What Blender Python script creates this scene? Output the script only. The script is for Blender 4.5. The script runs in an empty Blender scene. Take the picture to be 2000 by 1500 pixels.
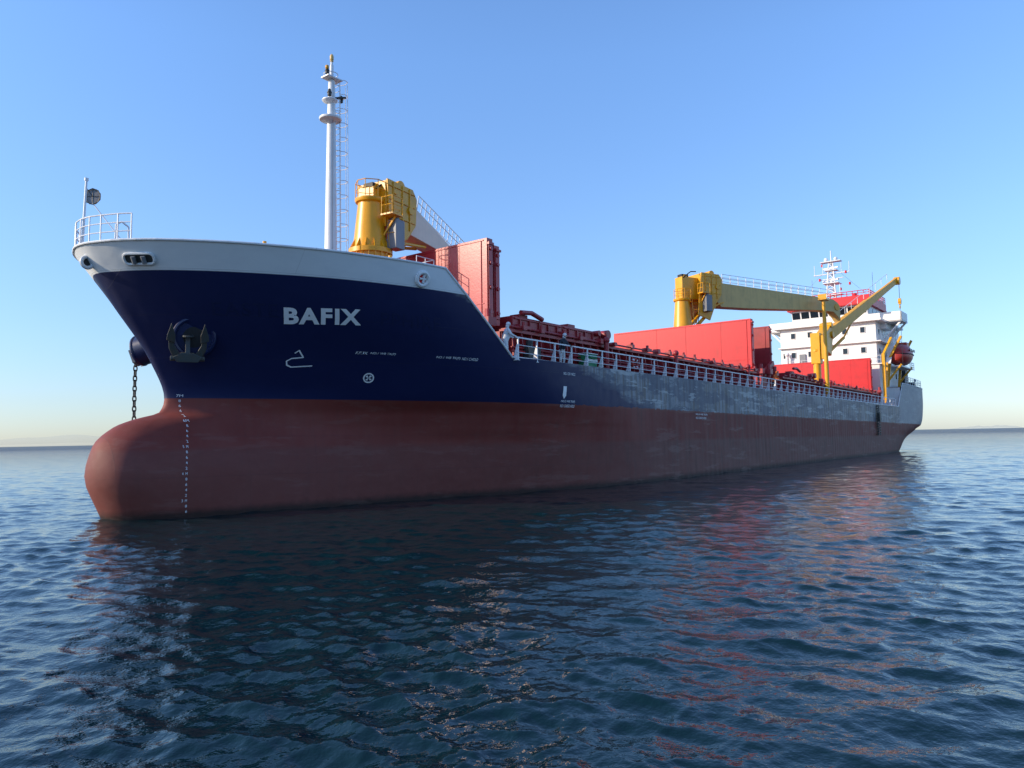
import bpy, bmesh, math, random
import numpy as np
from mathutils import Vector, Matrix
random.seed(4); np.random.seed(4)
scene=bpy.context.scene
COL=scene.collection
# ------------------------------------------------------------------ materials
class NT:
    def __init__(s,name):
        s.m=bpy.data.materials.new(name); s.m.use_nodes=True
        s.t=s.m.node_tree; s.b=s.t.nodes['Principled BSDF']; s.out=s.t.nodes['Material Output']
        s.tc=s.t.nodes.new('ShaderNodeTexCoord')
    def n(s,k,**kw):
        x=s.t.nodes.new(k)
        for a,v in kw.items(): setattr(x,a,v)
        return x
    def l(s,a,b): s.t.links.new(a,b)
    def val(s,sock,v):
        if isinstance(v,bpy.types.NodeSocket): s.l(v,sock)
        else: sock.default_value=v
    def math(s,op,a,b=0.0,clamp=False):
        x=s.n('ShaderNodeMath',operation=op,use_clamp=clamp)
        s.val(x.inputs[0],a); s.val(x.inputs[1],b); return x.outputs[0]
    def mix(s,f,a,b,bt='MIX'):
        x=s.n('ShaderNodeMix',data_type='RGBA',blend_type=bt)
        s.val(x.inputs[0],f)
        for i,c in ((6,a),(7,b)):
            if isinstance(c,(tuple,list)): c=tuple(c)[:3]+(1,)
            s.val(x.inputs[i],c)
        return x.outputs[2]
    def noise(s,scale,detail=4,rough=.55,vscale=None,dist=0,obj=True):
        x=s.n('ShaderNodeTexNoise'); x.inputs['Scale'].default_value=scale
        x.inputs['Detail'].default_value=detail; x.inputs['Roughness'].default_value=rough
        x.inputs['Distortion'].default_value=dist
        if vscale:
            mp=s.n('ShaderNodeMapping'); mp.inputs['Scale'].default_value=vscale
            s.l(s.tc.outputs['Object'],mp.inputs['Vector']); s.l(mp.outputs['Vector'],x.inputs['Vector'])
        else: s.l(s.tc.outputs['Object'],x.inputs['Vector'])
        return x.outputs['Fac']
    def step(s,v,e,w=.01):
        x=s.n('ShaderNodeMapRange'); x.clamp=True
        s.val(x.inputs['Value'],v); x.inputs['From Min'].default_value=e-w; x.inputs['From Max'].default_value=e+w
        return x.outputs['Result']
    def xyz(s):
        x=s.n('ShaderNodeSeparateXYZ'); s.l(s.tc.outputs['Object'],x.inputs[0]); return x.outputs
    def bump(s,h,strength=.3,dist=.05,prev=None):
        x=s.n('ShaderNodeBump'); s.val(x.inputs['Strength'],strength); x.inputs['Distance'].default_value=dist
        s.l(h,x.inputs['Height'])
        if prev is not None: s.l(prev,x.inputs['Normal'])
        return x.outputs['Normal']
def paint(name,col,rough=.45,dirt=.25,metal=0,streak=True,dcol=None,scale=1.2):
    s=NT(name)
    d=dcol or tuple(c*.45 for c in col)
    n=s.noise(scale,6,.6)
    f=s.math('MULTIPLY',s.step(n,.56,.12),dirt)
    c=s.mix(f,col,d)
    if streak:
        n2=s.noise(1.6,4,.6,(2.2,2.2,.22))
        c=s.mix(s.math('MULTIPLY',s.step(n2,.62,.1),dirt*.9),c,tuple(x*.6+y*.25 for x,y in zip(d,(.18,.09,.05))))
    s.l(c,s.b.inputs['Base Color']); s.b.inputs['Roughness'].default_value=rough; s.b.inputs['Metallic'].default_value=metal
    n3=s.noise(9,3,.6)
    s.l(s.bump(n3,.12,.02),s.b.inputs['Normal'])
    return s.m
M={}
M['white']=paint('white_paint',(.76,.77,.77),.4,.18)
M['bwhite']=paint('house_white_paint',(.86,.83,.79),.45,.12)
M['rail']=paint('rail_white_paint',(.78,.78,.79),.45,.15,streak=False)
M['yellow']=paint('yellow_paint',(.82,.38,.006),.36,.25)
M['tan']=paint('tan_yellow_paint',(.70,.46,.15),.5,.3)
M['cream']=paint('cream_paint',(.92,.68,.52),.5,.12)
M['red']=paint('bright_red_paint',(.64,.008,.012),.42,.25)
M['mred']=paint('hatch_red_paint',(.48,.022,.028),.30,.35)
M['dred']=paint('deck_red_paint',(.38,.028,.034),.45,.4)
M['navy']=paint('navy_paint',(.010,.016,.070),.35,.1,streak=False)
M['dark']=paint('dark_metal',(.035,.04,.04),.55,.4)
M['anchor']=paint('anchor_paint',(.048,.056,.056),.55,.6,dcol=(.075,.055,.04),scale=4)
M['grey']=paint('grey_metal',(.20,.21,.23),.45,.35)
M['black']=paint('black_paint',(.012,.012,.014),.6,.1,streak=False)
M['orange']=paint('lifeboat_orange',(.45,.032,.016),.4,.2)
M['green']=paint('green_paint',(.02,.25,.10),.5,.2)
M['deck']=paint('deck_paint',(.22,.05,.045),.7,.5)
M['letter']=paint('lettering_white',(.82,.83,.84),.5,.12,streak=False)
M['ghost']=paint('old_lettering_navy',(.0085,.0135,.062),.42,.1,streak=False)
def glassmat():
    s=NT('window_glass'); s.b.inputs['Base Color'].default_value=(.012,.017,.024,1); s.b.inputs['Roughness'].default_value=.08
    return s.m
M['glass']=glassmat()
def cloth(name,col):
    s=NT(name); n=s.noise(14,3); s.l(s.mix(n,tuple(c*.75 for c in col),col),s.b.inputs['Base Color']); s.b.inputs['Roughness'].default_value=.9
    s.l(s.bump(s.noise(9,3,.6),.6,.03),s.b.inputs['Normal']); return s.m
M['cwhite']=cloth('white_cloth',(.82,.82,.81)); M['cdark']=cloth('dark_cloth',(.03,.035,.05)); M['corange']=cloth('orange_cloth',(.75,.15,.03))
M['skin']=cloth('skin',(.45,.25,.17)); M['hair']=cloth('hair',(.03,.02,.015))
# hull paint
def hullmat():
    s=NT('hull_paint'); X,Y,Z=s.xyz()
    big=s.noise(.25,5,.55,(1,1,1.2)); fine=s.noise(2.5,6,.65); st=s.noise(1.0,5,.6,(1.6,1.6,.16)); st2=s.noise(1.0,6,.7,(3.5,3.5,.3))
    mid=s.noise(.8,6,.7,(.6,1,1.6))
    aft=s.step(s.math('ADD',X,s.math('MULTIPLY',big,14)),34,12)
    red=s.mix(s.step(big,.5,.15),(.180,.030,.022),(.210,.046,.035))
    red=s.mix(s.math('MULTIPLY',s.step(st,.55,.12),s.math('ADD',.18,s.math('MULTIPLY',aft,.5))),red,(.215,.080,.062))
    redlo=s.mix(s.step(fine,.5,.2),(.170,.045,.036),(.195,.060,.048))
    redlo=s.mix(s.math('MULTIPLY',s.step(mid,.52,.1),.5),redlo,(.135,.044,.036))
    redlo=s.mix(s.math('MULTIPLY',aft,.55),redlo,(.215,.110,.090))
    lowb=s.step(s.math('ADD',s.math('ADD',Z,s.math('MULTIPLY',X,-.0055)),s.math('MULTIPLY',mid,.35)),2.70,.12)
    red=s.mix(s.math('MAXIMUM',lowb,s.math('MULTIPLY',s.step(mid,.55,.08),.4)),redlo,red)
    wet=s.step(s.math('ADD',s.math('SUBTRACT',Z,s.math('MULTIPLY',X,.01)),s.math('MULTIPLY',fine,.25)),.36,.14)
    red=s.mix(wet,(.045,.024,.020),red)
    red=s.mix(s.math('MULTIPLY',s.step(st2,.58,.07),s.math('ADD',.12,s.math('MULTIPLY',aft,.6))),red,(.09,.05,.040))
    sc=s.step(s.noise(.7,6,.7,(.35,1,2.6)),.60,.03)
    red=s.mix(s.math('MULTIPLY',sc,s.math('ADD',.12,s.math('MULTIPLY',aft,.38))),red,(.27,.165,.14))
    navy=s.mix(s.math('MULTIPLY',s.step(fine,.55,.2),.3),(.0088,.0145,.068),(.013,.020,.082))
    grey=s.mix(s.step(st,.5,.10),(.105,.130,.165),(.235,.255,.285))
    grey=s.mix(s.math('MULTIPLY',s.step(fine,.55,.08),.6),grey,(.30,.30,.31))
    grey=s.mix(s.math('MULTIPLY',s.step(st2,.53,.05),.75),grey,(.115,.085,.068))
    patch=s.step(s.noise(.55,7,.7,(.5,1,1.9)),.52,.015)
    grey=s.mix(s.math('MULTIPLY',patch,.65),grey,(.045,.060,.11))
    grey=s.mix(s.math('MULTIPLY',s.step(s.noise(.8,6,.7,(.4,1,2.4)),.58,.02),.7),grey,(.44,.46,.46))
    edge=s.math('ADD',s.math('MULTIPLY',s.math('SUBTRACT',6.6,Z),3.4),s.math('MULTIPLY',s.noise(1.3,4,.6,(.6,1,2.2)),5.0))
    xg=s.step(s.math('SUBTRACT',X,edge),17.6,.9)
    poop=s.step(X,94.5,.5)
    up=s.mix(xg,navy,grey)
    up=s.mix(s.math('MULTIPLY',poop,.7),up,(.25,.28,.32))
    sl=s.math('ADD',Z,s.math('MULTIPLY',s.step(X,12.5,.01),-20))
    up=s.mix(s.step(sl,9.06,.012),up,s.mix(s.math('MULTIPLY',s.step(mid,.56,.08),.35),(.74,.76,.77),(.62,.65,.68)))
    redl=s.math('ADD',4.55,s.math('MULTIPLY',s.step(X,19,1.0),s.math('MULTIPLY',s.math('SUBTRACT',fine,.5),.35)))
    c=s.mix(s.step(s.math('SUBTRACT',Z,redl),0,.012),red,up)
    br=s.n('ShaderNodeTexBrick'); cmb=s.n('ShaderNodeCombineXYZ'); s.l(X,cmb.inputs[0]); s.l(Z,cmb.inputs[1]); s.l(cmb.outputs[0],br.inputs['Vector'])
    br.inputs['Scale'].default_value=1; br.inputs['Brick Width'].default_value=7.3; br.inputs['Row Height'].default_value=1.52
    br.inputs['Mortar Size'].default_value=.010; br.inputs['Mortar Smooth'].default_value=.5
    br.offset=.37
    c=s.mix(s.math('MULTIPLY',br.outputs['Fac'],.22),c,(.03,.03,.04))
    s.l(c,s.b.inputs['Base Color'])
    s.b.inputs['Specular IOR Level'].default_value=.3
    rr=s.n('ShaderNodeMapRange'); s.l(fine,rr.inputs['Value']); rr.inputs['To Min'].default_value=.40; rr.inputs['To Max'].default_value=.60
    s.l(s.math('ADD',rr.outputs[0],s.math('MULTIPLY',s.math('SUBTRACT',1,s.step(Z,4.5,.1)),.15)),s.b.inputs['Roughness'])
    wv=s.n('ShaderNodeTexWave',wave_type='BANDS',bands_direction='X'); s.l(s.tc.outputs['Object'],wv.inputs['Vector'])
    wv.inputs['Scale'].default_value=.42; wv.inputs['Distortion'].default_value=2.5; wv.inputs['Detail'].default_value=2; wv.inputs['Detail Scale'].default_value=.6
    rib=s.math('MULTIPLY',s.math('MULTIPLY',wv.outputs['Fac'],s.step(s.noise(.3,3,.6),.5,.2)),s.math('ADD',.02,s.math('MULTIPLY',s.step(X,28,8),.9)))
    n1=s.bump(rib,.45,.06)
    n2=s.bump(s.noise(.8,2,.5),.35,.10,n1)
    n3=s.bump(fine,.12,.02,n2)
    n4=s.bump(br.outputs['Fac'],.35,.01,n3)
    s.l(n4,s.b.inputs['Normal'])
    return s.m
M['hull']=hullmat()
# ------------------------------------------------------------------ mesh builder
class MB:
    def __init__(s,T=None): s.v=[]; s.f=[]; s.T=T or Matrix.Identity(4)
    def add(s,vs,fs):
        o=len(s.v); s.v+= [tuple(s.T@Vector(v)) for v in vs]; s.f+=[tuple(i+o for i in f) for f in fs]
    def box(s,x0,x1,y0,y1,z0,z1):
        s.add([(x,y,z) for x in (x0,x1) for y in (y0,y1) for z in (z0,z1)],[(0,1,3,2),(4,6,7,5),(0,4,5,1),(2,3,7,6),(0,2,6,4),(1,5,7,3)])
    def obox(s,c,ax,ay,az):
        c=Vector(c);ax=Vector(ax);ay=Vector(ay);az=Vector(az)
        s.add([tuple(c+a*ax+b*ay+d*az) for a in (-1,1) for b in (-1,1) for d in (-1,1)],[(0,1,3,2),(4,6,7,5),(0,4,5,1),(2,3,7,6),(0,2,6,4),(1,5,7,3)])
    def beam(s,p0,p1,w,h,w1=None,h1=None,up=(0,0,1)):
        p0=Vector(p0);p1=Vector(p1); d=(p1-p0).normalized(); up=Vector(up)
        if abs(d.dot(up))>.98: up=Vector((0,1,0))
        sd=d.cross(up).normalized(); u=sd.cross(d)
        w1=w if w1 is None else w1; h1=h if h1 is None else h1
        vs=[]
        for p,ww,hh in ((p0,w,h),(p1,w1,h1)):
            for a,b in ((-1,-1),(1,-1),(1,1),(-1,1)): vs.append(tuple(p+sd*a*ww/2+u*b*hh/2))
        s.add(vs,[(3,2,1,0),(4,5,6,7),(0,1,5,4),(1,2,6,5),(2,3,7,6),(3,0,4,7)])
    def cyl(s,p0,p1,r0,r1=None,n=12):
        r1=r0 if r1 is None else r1
        p0=Vector(p0);p1=Vector(p1); d=(p1-p0).normalized()
        a=d.orthogonal().normalized(); b=d.cross(a)
        vs=[];
        for p,r in ((p0,r0),(p1,r1)):
            for i in range(n):
                t=2*math.pi*i/n; vs.append(tuple(p+(a*math.cos(t)+b*math.sin(t))*r))
        fs=[(i,(i+1)%n,n+(i+1)%n,n+i) for i in range(n)]+[tuple(range(n))[::-1],tuple(range(n,2*n))]
        s.add(vs,fs)
    def tube(s,pts,r,n=6,closed=False):
        pts=[Vector(p) for p in pts]
        k=len(pts)
        for i in range(k if closed else k-1):
            s.cyl(pts[i],pts[(i+1)%k],r,r,n)
    def lathe(s,c,prof,n=24,ang=2*math.pi):
        c=Vector(c); vs=[];fs=[]
        for (r,z) in prof:
            for i in range(n):
                t=2*math.pi*i/n; vs.append((c.x+r*math.cos(t),c.y+r*math.sin(t),c.z+z))
        k=len(prof)
        for j in range(k-1):
            for i in range(n):
                fs.append((j*n+i,j*n+(i+1)%n,(j+1)*n+(i+1)%n,(j+1)*n+i))
        fs.append(tuple(range(n))[::-1]); fs.append(tuple(range((k-1)*n,k*n)))
        s.add(vs,fs)
    def prism(s,poly,off):
        off=Vector(off); n=len(poly)
        vs=[tuple(p) for p in poly]+[tuple(Vector(p)+off) for p in poly]
        s.add(vs,[tuple(range(n))[::-1],tuple(range(n,2*n))]+[(i,(i+1)%n,n+(i+1)%n,n+i) for i in range(n)])
    def sphere(s,c,rx,ry=None,rz=None,nu=14,nv=9):
        ry=ry or rx; rz=rz or rx; vs=[];fs=[]
        for j in range(nv+1):
            ph=math.pi*j/nv
            for i in range(nu):
                t=2*math.pi*i/nu; vs.append((c[0]+rx*math.sin(ph)*math.cos(t),c[1]+ry*math.sin(ph)*math.sin(t),c[2]+rz*math.cos(ph)))
        for j in range(nv):
            for i in range(nu): fs.append((j*nu+i,(j+1)*nu+i,(j+1)*nu+(i+1)%nu,j*nu+(i+1)%nu))
        s.add(vs,fs)
    def torus(s,c,a,b,R,r,n=28,m=8,Rb=None):
        c=Vector(c);a=Vector(a).normalized();b=Vector(b).normalized(); nn=a.cross(b); Rb=Rb or R; vs=[];fs=[]
        for i in range(n):
            t=2*math.pi*i/n; e=(a*math.cos(t)+b*math.sin(t)); p=c+a*math.cos(t)*R+b*math.sin(t)*Rb
            for j in range(m):
                q=2*math.pi*j/m; vs.append(tuple(p+e*math.cos(q)*r+nn*math.sin(q)*r))
        for i in range(n):
            for j in range(m): fs.append((i*m+j,((i+1)%n)*m+j,((i+1)%n)*m+(j+1)%m,i*m+(j+1)%m))
        s.add(vs,fs)
    def obj(s,name,parent=None,mat=None,smooth=False,bevel=0,**props):
        me=bpy.data.meshes.new(name); me.from_pydata(s.v,[],s.f); me.validate()
        bm=bmesh.new(); bm.from_mesh(me); bmesh.ops.recalc_face_normals(bm,faces=bm.faces); bm.to_mesh(me); bm.free()
        o=bpy.data.objects.new(name,me); COL.objects.link(o)
        if mat: me.materials.append(mat)
        if parent is not None: o.parent=parent
        if smooth:
            me.polygons.foreach_set('use_smooth',[True]*len(me.polygons))
            me.set_sharp_from_angle(angle=math.radians(35))
        if bevel:
            b=o.modifiers.new('bevel','BEVEL'); b.width=bevel; b.segments=2; b.limit_method='ANGLE'
        for k,v in props.items(): o[k]=v
        return o
# ------------------------------------------------------------------ hull shape
F=[
(10.0,[(-1,0),(-.8,.9),(-.2,2.1),(1.2,3.6),(3.3,5.1),(6,6.4),(10,7.4),(15,7.7),(22,7.7)]),
(8.0,[(.35,0),(.6,.6),(1.1,1.4),(2.2,2.6),(4.2,4.1),(7.5,5.9),(12,7.2),(16.5,7.7),(23,7.7)]),
(6.0,[(1.75,0),(1.95,.35),(2.4,.9),(3.5,1.8),(5.8,3.3),(9.5,5.2),(14,6.9),(18.5,7.6),(25,7.7)]),
(4.5,[(2.35,0),(2.5,.25),(3,.65),(4.2,1.4),(6.8,2.8),(10.5,4.6),(15,6.4),(20,7.5),(26,7.7)]),
(4.0,[(2.15,0),(2.35,.25),(2.8,.65),(4,1.35),(6.8,2.6),(11,4.4),(15.5,6.2),(20.5,7.4),(26.5,7.7)]),
(3.7,[(1.15,0),(1.35,.35),(1.9,.72),(3.6,1.38),(6.7,2.55),(11,4.3),(15.5,6.1),(20.7,7.35),(26.7,7.7)]),
(3.4,[(.45,0),(.62,.42),(1.3,.9),(3.2,1.45),(6.5,2.5),(11,4.2),(15.5,6),(21,7.3),(27,7.7)]),
(2.7,[(-.22,0),(-.06,.6),(.55,1.2),(2.5,1.75),(6,2.6),(11,4.1),(16,5.9),(21,7.2),(27,7.7)]),
(1.6,[(-.42,0),(-.28,.7),(.3,1.4),(2.3,2.0),(6,2.8),(11,4.1),(16,5.8),(21.5,7.15),(28,7.7)]),
(0.4,[(0,0),(.15,.65),(.8,1.35),(2.5,1.95),(6,2.8),(11,4.0),(16,5.6),(22,7.1),(28,7.7)]),
(-1.5,[(.9,0),(1.1,.4),(1.7,.9),(3.2,1.5),(6.5,2.4),(11,3.6),(16,5.3),(22,6.9),(28,7.6)]),
]
c7=[(40,7.7),(70,7.7),(84,7.7),(91,7.7),(96,7.7),(101,7.7)]
A=[
c7+[(106,7.65),(111,7.4),(115,6.6)],
c7+[(106,7.65),(111,7.4),(115,6.6)],
c7+[(106,7.6),(111,7.3),(115,6.4)],
c7+[(106,7.5),(111,7.0),(115,6.0)],
c7[:5]+[(101,7.65),(106,7.2),(111,6.3),(114.6,5)],
c7[:5]+[(101,7.55),(106,7.0),(111,5.9),(114.3,4.4)],
c7[:4]+[(96,7.65),(101,7.4),(106,6.7),(110.5,5.3),(114,3.6)],
c7[:4]+[(96,7.55),(101,6.9),(105.5,5.6),(109.5,3.6),(112.5,1.4)],
c7[:3]+[(91,7.65),(96,7.3),(100.5,6.0),(104.5,4.1),(107.5,2),(109.5,.3)],
c7[:3]+[(91,7.5),(95.5,6.8),(99.5,5.0),(102.5,3),(105,1.2),(106.5,.2)],
[(40,7.6),(70,7.6),(84,7.4),(91,6.9),(95,5.6),(98.5,3.5),(101,2),(103,.8),(104,.1)],
]
def pchip(xs,ys,x):
    n=len(xs)
    if x<=xs[0]: return ys[0]
    if x>=xs[-1]: return ys[-1]
    h=[xs[i+1]-xs[i] for i in range(n-1)]
    d=[(ys[i+1]-ys[i])/h[i] for i in range(n-1)]
    i=max(j for j in range(n-1) if xs[j]<=x)
    def m(k):
        if k==0: return d[0]
        if k==n-1: return d[-1]
        if d[k-1]*d[k]<=0: return 0
        w1=2*h[k]+h[k-1]; w2=h[k]+2*h[k-1]
        return (w1+w2)/(w1/d[k-1]+w2/d[k])
    t=(x-xs[i])/h[i]; m0=m(i); m1=m(i+1)
    return (2*t**3-3*t*t+1)*ys[i]+(t**3-2*t*t+t)*h[i]*m0+(-2*t**3+3*t*t)*ys[i+1]+(t**3-t*t)*h[i]*m1
ZL=[q[0] for q in F][::-1]
ROW=[q[1]+a for q,a in zip(F,A)][::-1]
cache={}
def line(z):
    k=round(z,3)
    if k not in cache:
        cache[k]=([pchip(ZL,[r[i][0] for r in ROW],k) for i in range(18)],[pchip(ZL,[r[i][1] for r in ROW],k) for i in range(18)])
    return cache[k]
def hb(x,z):
    X,B=line(z)
    if x<=X[0]: return 0
    if x<X[1]: return B[1]*math.sqrt((x-X[0])/(X[1]-X[0]))
    return pchip(X,B,x)
def ztop(x):
    pts=[(-5,10),(10.6,10),(15.1,6.62),(93.5,6.62),(96.5,9.75),(130,9.75)]
    for (a,b),(c,d) in zip(pts,pts[1:]):
        if a<=x<=c: return b+(d-b)*(x-a)/(c-a)
cols=[0,.03,.08,.16,.28,.42,.6]+[.8+.3*i for i in range(33)]
cols=[c for c in cols if c<10.4]+[10.6,11.1,11.8,12.5,13.3,14.2,15.1]+[16+i for i in range(14)]+[32+4*i for i in range(15)]+[90,91,92,93.5,94.5,95.5,96.5]+[98+i for i in range(17)]+[115]
zlow=[-1.5,-1,-.5,0,.4,.8,1.2,1.6,2.0,2.35,2.7,2.9,3.1,3.25,3.4,3.5,3.6,3.7,3.8,3.9,4.0,4.15,4.3]
def hxz(xc,row):
    if row<len(zlow): z=zlow[row]
    else:
        w=(row-len(zlow))/21; z=4.5+(ztop(min(xc,115))-4.5)*w
    X,B=line(z)
    xs=X[0];xe=X[-1]
    if xc<12: x=xs+(xc/12)*(12-xs)
    elif xc>90: x=90+(xc-90)/25*(xe-90)
    else: x=xc
    return x,z
NR=len(zlow)+22; NC=len(cols)
vs=[];fs=[]
for side in (-1,1):
    for r in range(NR):
        for c in cols:
            x,z=hxz(c,r); b=hb(x,z)
            vs.append((x,side*b,z))
def vid(s,r,c): return s*NR*NC+r*NC+c
for r in range(NR-1):
    for c in range(NC-1):
        fs.append((vid(0,r,c),vid(0,r,c+1),vid(0,r+1,c+1),vid(0,r+1,c)))
        fs.append((vid(1,r,c),vid(1,r+1,c),vid(1,r+1,c+1),vid(1,r,c+1)))
    fs.append((vid(0,r,NC-1),vid(1,r,NC-1),vid(1,r+1,NC-1),vid(0,r+1,NC-1)))
# ------------------------------------------------------------------ ship root
ship=bpy.data.objects.new('cargo_ship',None); COL.objects.link(ship)
ship.empty_display_size=5
ship['label']='navy and red cargo ship with yellow deck cranes at anchor'
ship['category']='ship'
me=bpy.data.meshes.new('hull'); me.from_pydata(vs,[],fs)
bm=bmesh.new(); bm.from_mesh(me); bmesh.ops.remove_doubles(bm,verts=bm.verts,dist=.0005); bmesh.ops.recalc_face_normals(bm,faces=bm.faces); bm.to_mesh(me); bm.free()
hull=bpy.data.objects.new('hull',me); COL.objects.link(hull); hull.parent=ship; me.materials.append(M['hull'])
me.polygons.foreach_set('use_smooth',[True]*len(me.polygons)); me.set_sharp_from_angle(angle=math.radians(40))
def deck(z,x0,x1,name,ins=.06):
    xs=[x0+(x1-x0)*i/80 for i in range(81)]
    p=[(x,-max(hb(x,z-.06)-ins,.02),z) for x in xs]+[(x,max(hb(x,z-.06)-ins,.02),z) for x in xs[::-1]]
    mb=MB(); mb.prism(p,(0,0,-.05)); return mb.obj(name,ship,M['deck'])
deck(8.9,.15,12.2,'forecastle_deck',.16); deck(6.45,12.2,95.5,'main_deck'); deck(9.2,95.5,114.8,'poop_deck')
zz_=[6.5,7.2,7.9,8.5]
mb=MB(); mb.prism([(12.2,-hb(12.2,z)+.08,z) for z in zz_]+[(12.2,-6.9,8.84),(12.2,6.9,8.84)]+[(12.2,hb(12.2,z)-.08,z) for z in zz_[::-1]],(.1,0,0)); mb.obj('bulkhead',ship,M['white'])
mb=MB(); mb.box(95.4,95.5,-7.6,7.6,6.5,9.14); mb.obj('bulkhead',ship,M['white'])
for sd in (-1,1):
    mb=MB()
    pts=[]
    for c in [0,.03,.08,.16,.28,.42,.6,.9,1.3,1.8,2.4,3,3.7,4.5,5.5,6.5,7.5,8.5,9.5,10.6,11.8,13,14.2,15.1]:
        X=line(10)[0]; x=X[0]+(c/12)*(12-X[0]) if c<12 else c
        z=ztop(c); pts.append((x,sd*(hb(x,min(z,10))),z+.01))
    pts+=[(93.5,sd*7.71,6.62),(96.5,sd*7.71,9.75)]+[(x,sd*(hb(x,9.75)+.01),9.75) for x in (98,101,104,107,110,112,114,115)]
    mb.tube(pts,.05,8)
    mb.obj('bulwark_cap',ship,M['white'],smooth=True)
# ------------------------------------------------------------------ local frame on hull
def hframe(x,z,side=-1):
    y=hb(x,z); e=.03
    dx=(hb(x+e,z)-hb(x-e,z))/(2*e); dz=(hb(x,z+e)-hb(x,z-e))/(2*e) if z<9.9 else (hb(x,z)-hb(x,z-e))/e
    P=Vector((x,side*y,z)); t=Vector((1,side*dx,0)).normalized(); w=Vector((0,side*dz,1)).normalized()
    n=t.cross(w)
    if n.y*side<0: n=-n
    n.normalize(); up=(w-t*w.dot(t)).normalized()
    return P,t,up,n
def warp(polys,name,mat,eps=.012,parent=None):
    bm=bmesh.new()
    for p in polys:
        v=[bm.verts.new((a,0,b)) for a,b in p]; bm.faces.new(v)
    return warpbm(bm,name,mat,eps,parent)
def warpbm(bm,name,mat,eps=.012,parent=None,cutit=True):
    xs=[v.co.x for v in bm.verts]; zs=[v.co.z for v in bm.verts]
    bmesh.ops.triangulate(bm,faces=bm.faces)
    if cutit:
        for ax,lo,hi in ((0,min(xs),max(xs)),(2,min(zs),max(zs))):
            k=lo+.2
            while k<hi:
                co=(k,0,0) if ax==0 else (0,0,k); no=(1,0,0) if ax==0 else (0,0,1)
                bmesh.ops.bisect_plane(bm,geom=bm.verts[:]+bm.edges[:]+bm.faces[:],plane_co=co,plane_no=no); k+=.2
        bmesh.ops.triangulate(bm,faces=bm.faces)
    for v in bm.verts:
        x,z=v.co.x,v.co.z
        v.co=Vector((x,-hb(x,z),z))+hframe(x,z)[3]*eps
    me=bpy.data.meshes.new(name); bm.to_mesh(me); bm.free()
    o=bpy.data.objects.new(name,me); COL.objects.link(o); o.parent=parent or hull; me.materials.append(mat)
    return o
def text(txt,x0,x1,z0,z1,name,mat,bold=.0,eps=.012,shear=0,cut=False,dz=0,space=1.0):
    cu=bpy.data.curves.new('t','FONT'); cu.body=txt; cu.offset=bold; cu.resolution_u=4; cu.space_character=space
    o=bpy.data.objects.new('t',cu); COL.objects.link(o)
    bpy.context.view_layer.update()
    me=bpy.data.meshes.new_from_object(o.evaluated_get(bpy.context.evaluated_depsgraph_get()))
    bm=bmesh.new(); bm.from_mesh(me)
    xs=[v.co.x for v in bm.verts]; ys=[v.co.y for v in bm.verts]
    a,b,c,d=min(xs),max(xs),min(ys),max(ys)
    for v in bm.verts:
        u=(v.co.x-a)/(b-a); w=(v.co.y-c)/(d-c)
        v.co=Vector((x0+(x1-x0)*u+shear*w,0,z0+(z1-z0)*w+dz*u))
    bpy.data.objects.remove(o); bpy.data.meshes.remove(me); bpy.data.curves.remove(cu)
    return warpbm(bm,name,mat,eps,cutit=cut)
text('BAFIX',4.95,7.54,7.37,7.95,'ship_name_lettering',M['letter'],.042,.014,shear=-.27,cut=True,dz=.08,space=1.17)
text('EASTE',2.75,4.65,7.60,8.05,'old_name_lettering',M['ghost'],.0,.004,shear=-.22,cut=True,space=1.15)
text('PPHIRE',8.3,10.9,7.50,7.98,'old_name_lettering',M['ghost'],.0,.004,shear=-.2,cut=True,space=1.15)
D=70
while D>=26:
    z=D/10-2.40
    xm=pchip([0,.8,1.6,2.4,3.0,3.5,3.8,4.7],[2.30,2.22,2.20,2.30,2.45,2.62,2.68,2.72],z)
    if D%10==0:
        if z>3.3: text('%dM'%(D//10),xm-.11,xm+.09,z,z+.1,'draft_mark',M['letter'],.0)
        else:
            text('%d'%(D//10),xm-.15,xm-.10,z,z+.1,'draft_mark',M['letter'],.0); text('M',xm-.03,xm+.04,z,z+.1,'draft_mark',M['letter'],.0)
    else:
        text('%d'%(D%10),xm-.03,xm+.035,z,z+.1,'draft_mark',M['letter'],.0)
    D-=2
def stroke(pts,w):
    out=[]
    for (a,b),(c,d) in zip(pts,pts[1:]):
        dx,dz=c-a,d-b; L=math.hypot(dx,dz); nx,nz=-dz/L*w/2,dx/L*w/2; ex,ez=dx/L*w*.3,dz/L*w*.3
        out.append([(a+nx-ex,b+nz-ez),(a-nx-ex,b-nz-ez),(c-nx+ex,d-nz+ez),(c+nx+ex,d+nz+ez)])
    return out
sym=[(573,688),(581,683),(589,698),(566,699),(556,704),(556,712),(564,717),(606,717)]
def sm(p): return (5.74+(p[0]-555)*.0165-(718-p[1])*.0079, 5.78+(718-p[1])*.0178+(p[0]-555)*.0015)
warp(stroke([sm(p) for p in sym],.045),'bulbous_bow_symbol',M['letter'],.013)
def tm(dx,dy): return (8.84+dx*.0192-dy*.0075, 5.46+dy*.0185+dx*.0012)
R=11
ring=[[tm(math.cos(a)*R*k,math.sin(a)*R*k) for a,k in ((q,1),(q,.74),(q+.325,.74),(q+.325,1))] for q in [i*math.pi/10 for i in range(20)]]
pet=[[tm(0,0),tm(math.cos(a-.38)*R*.62,math.sin(a-.38)*R*.62),tm(math.cos(a+.38)*R*.62,math.sin(a+.38)*R*.62)] for a in [math.pi/4+i*math.pi/2 for i in range(4)]]
warp(ring+pet,'bow_thruster_symbol',M['letter'],.013)
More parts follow.
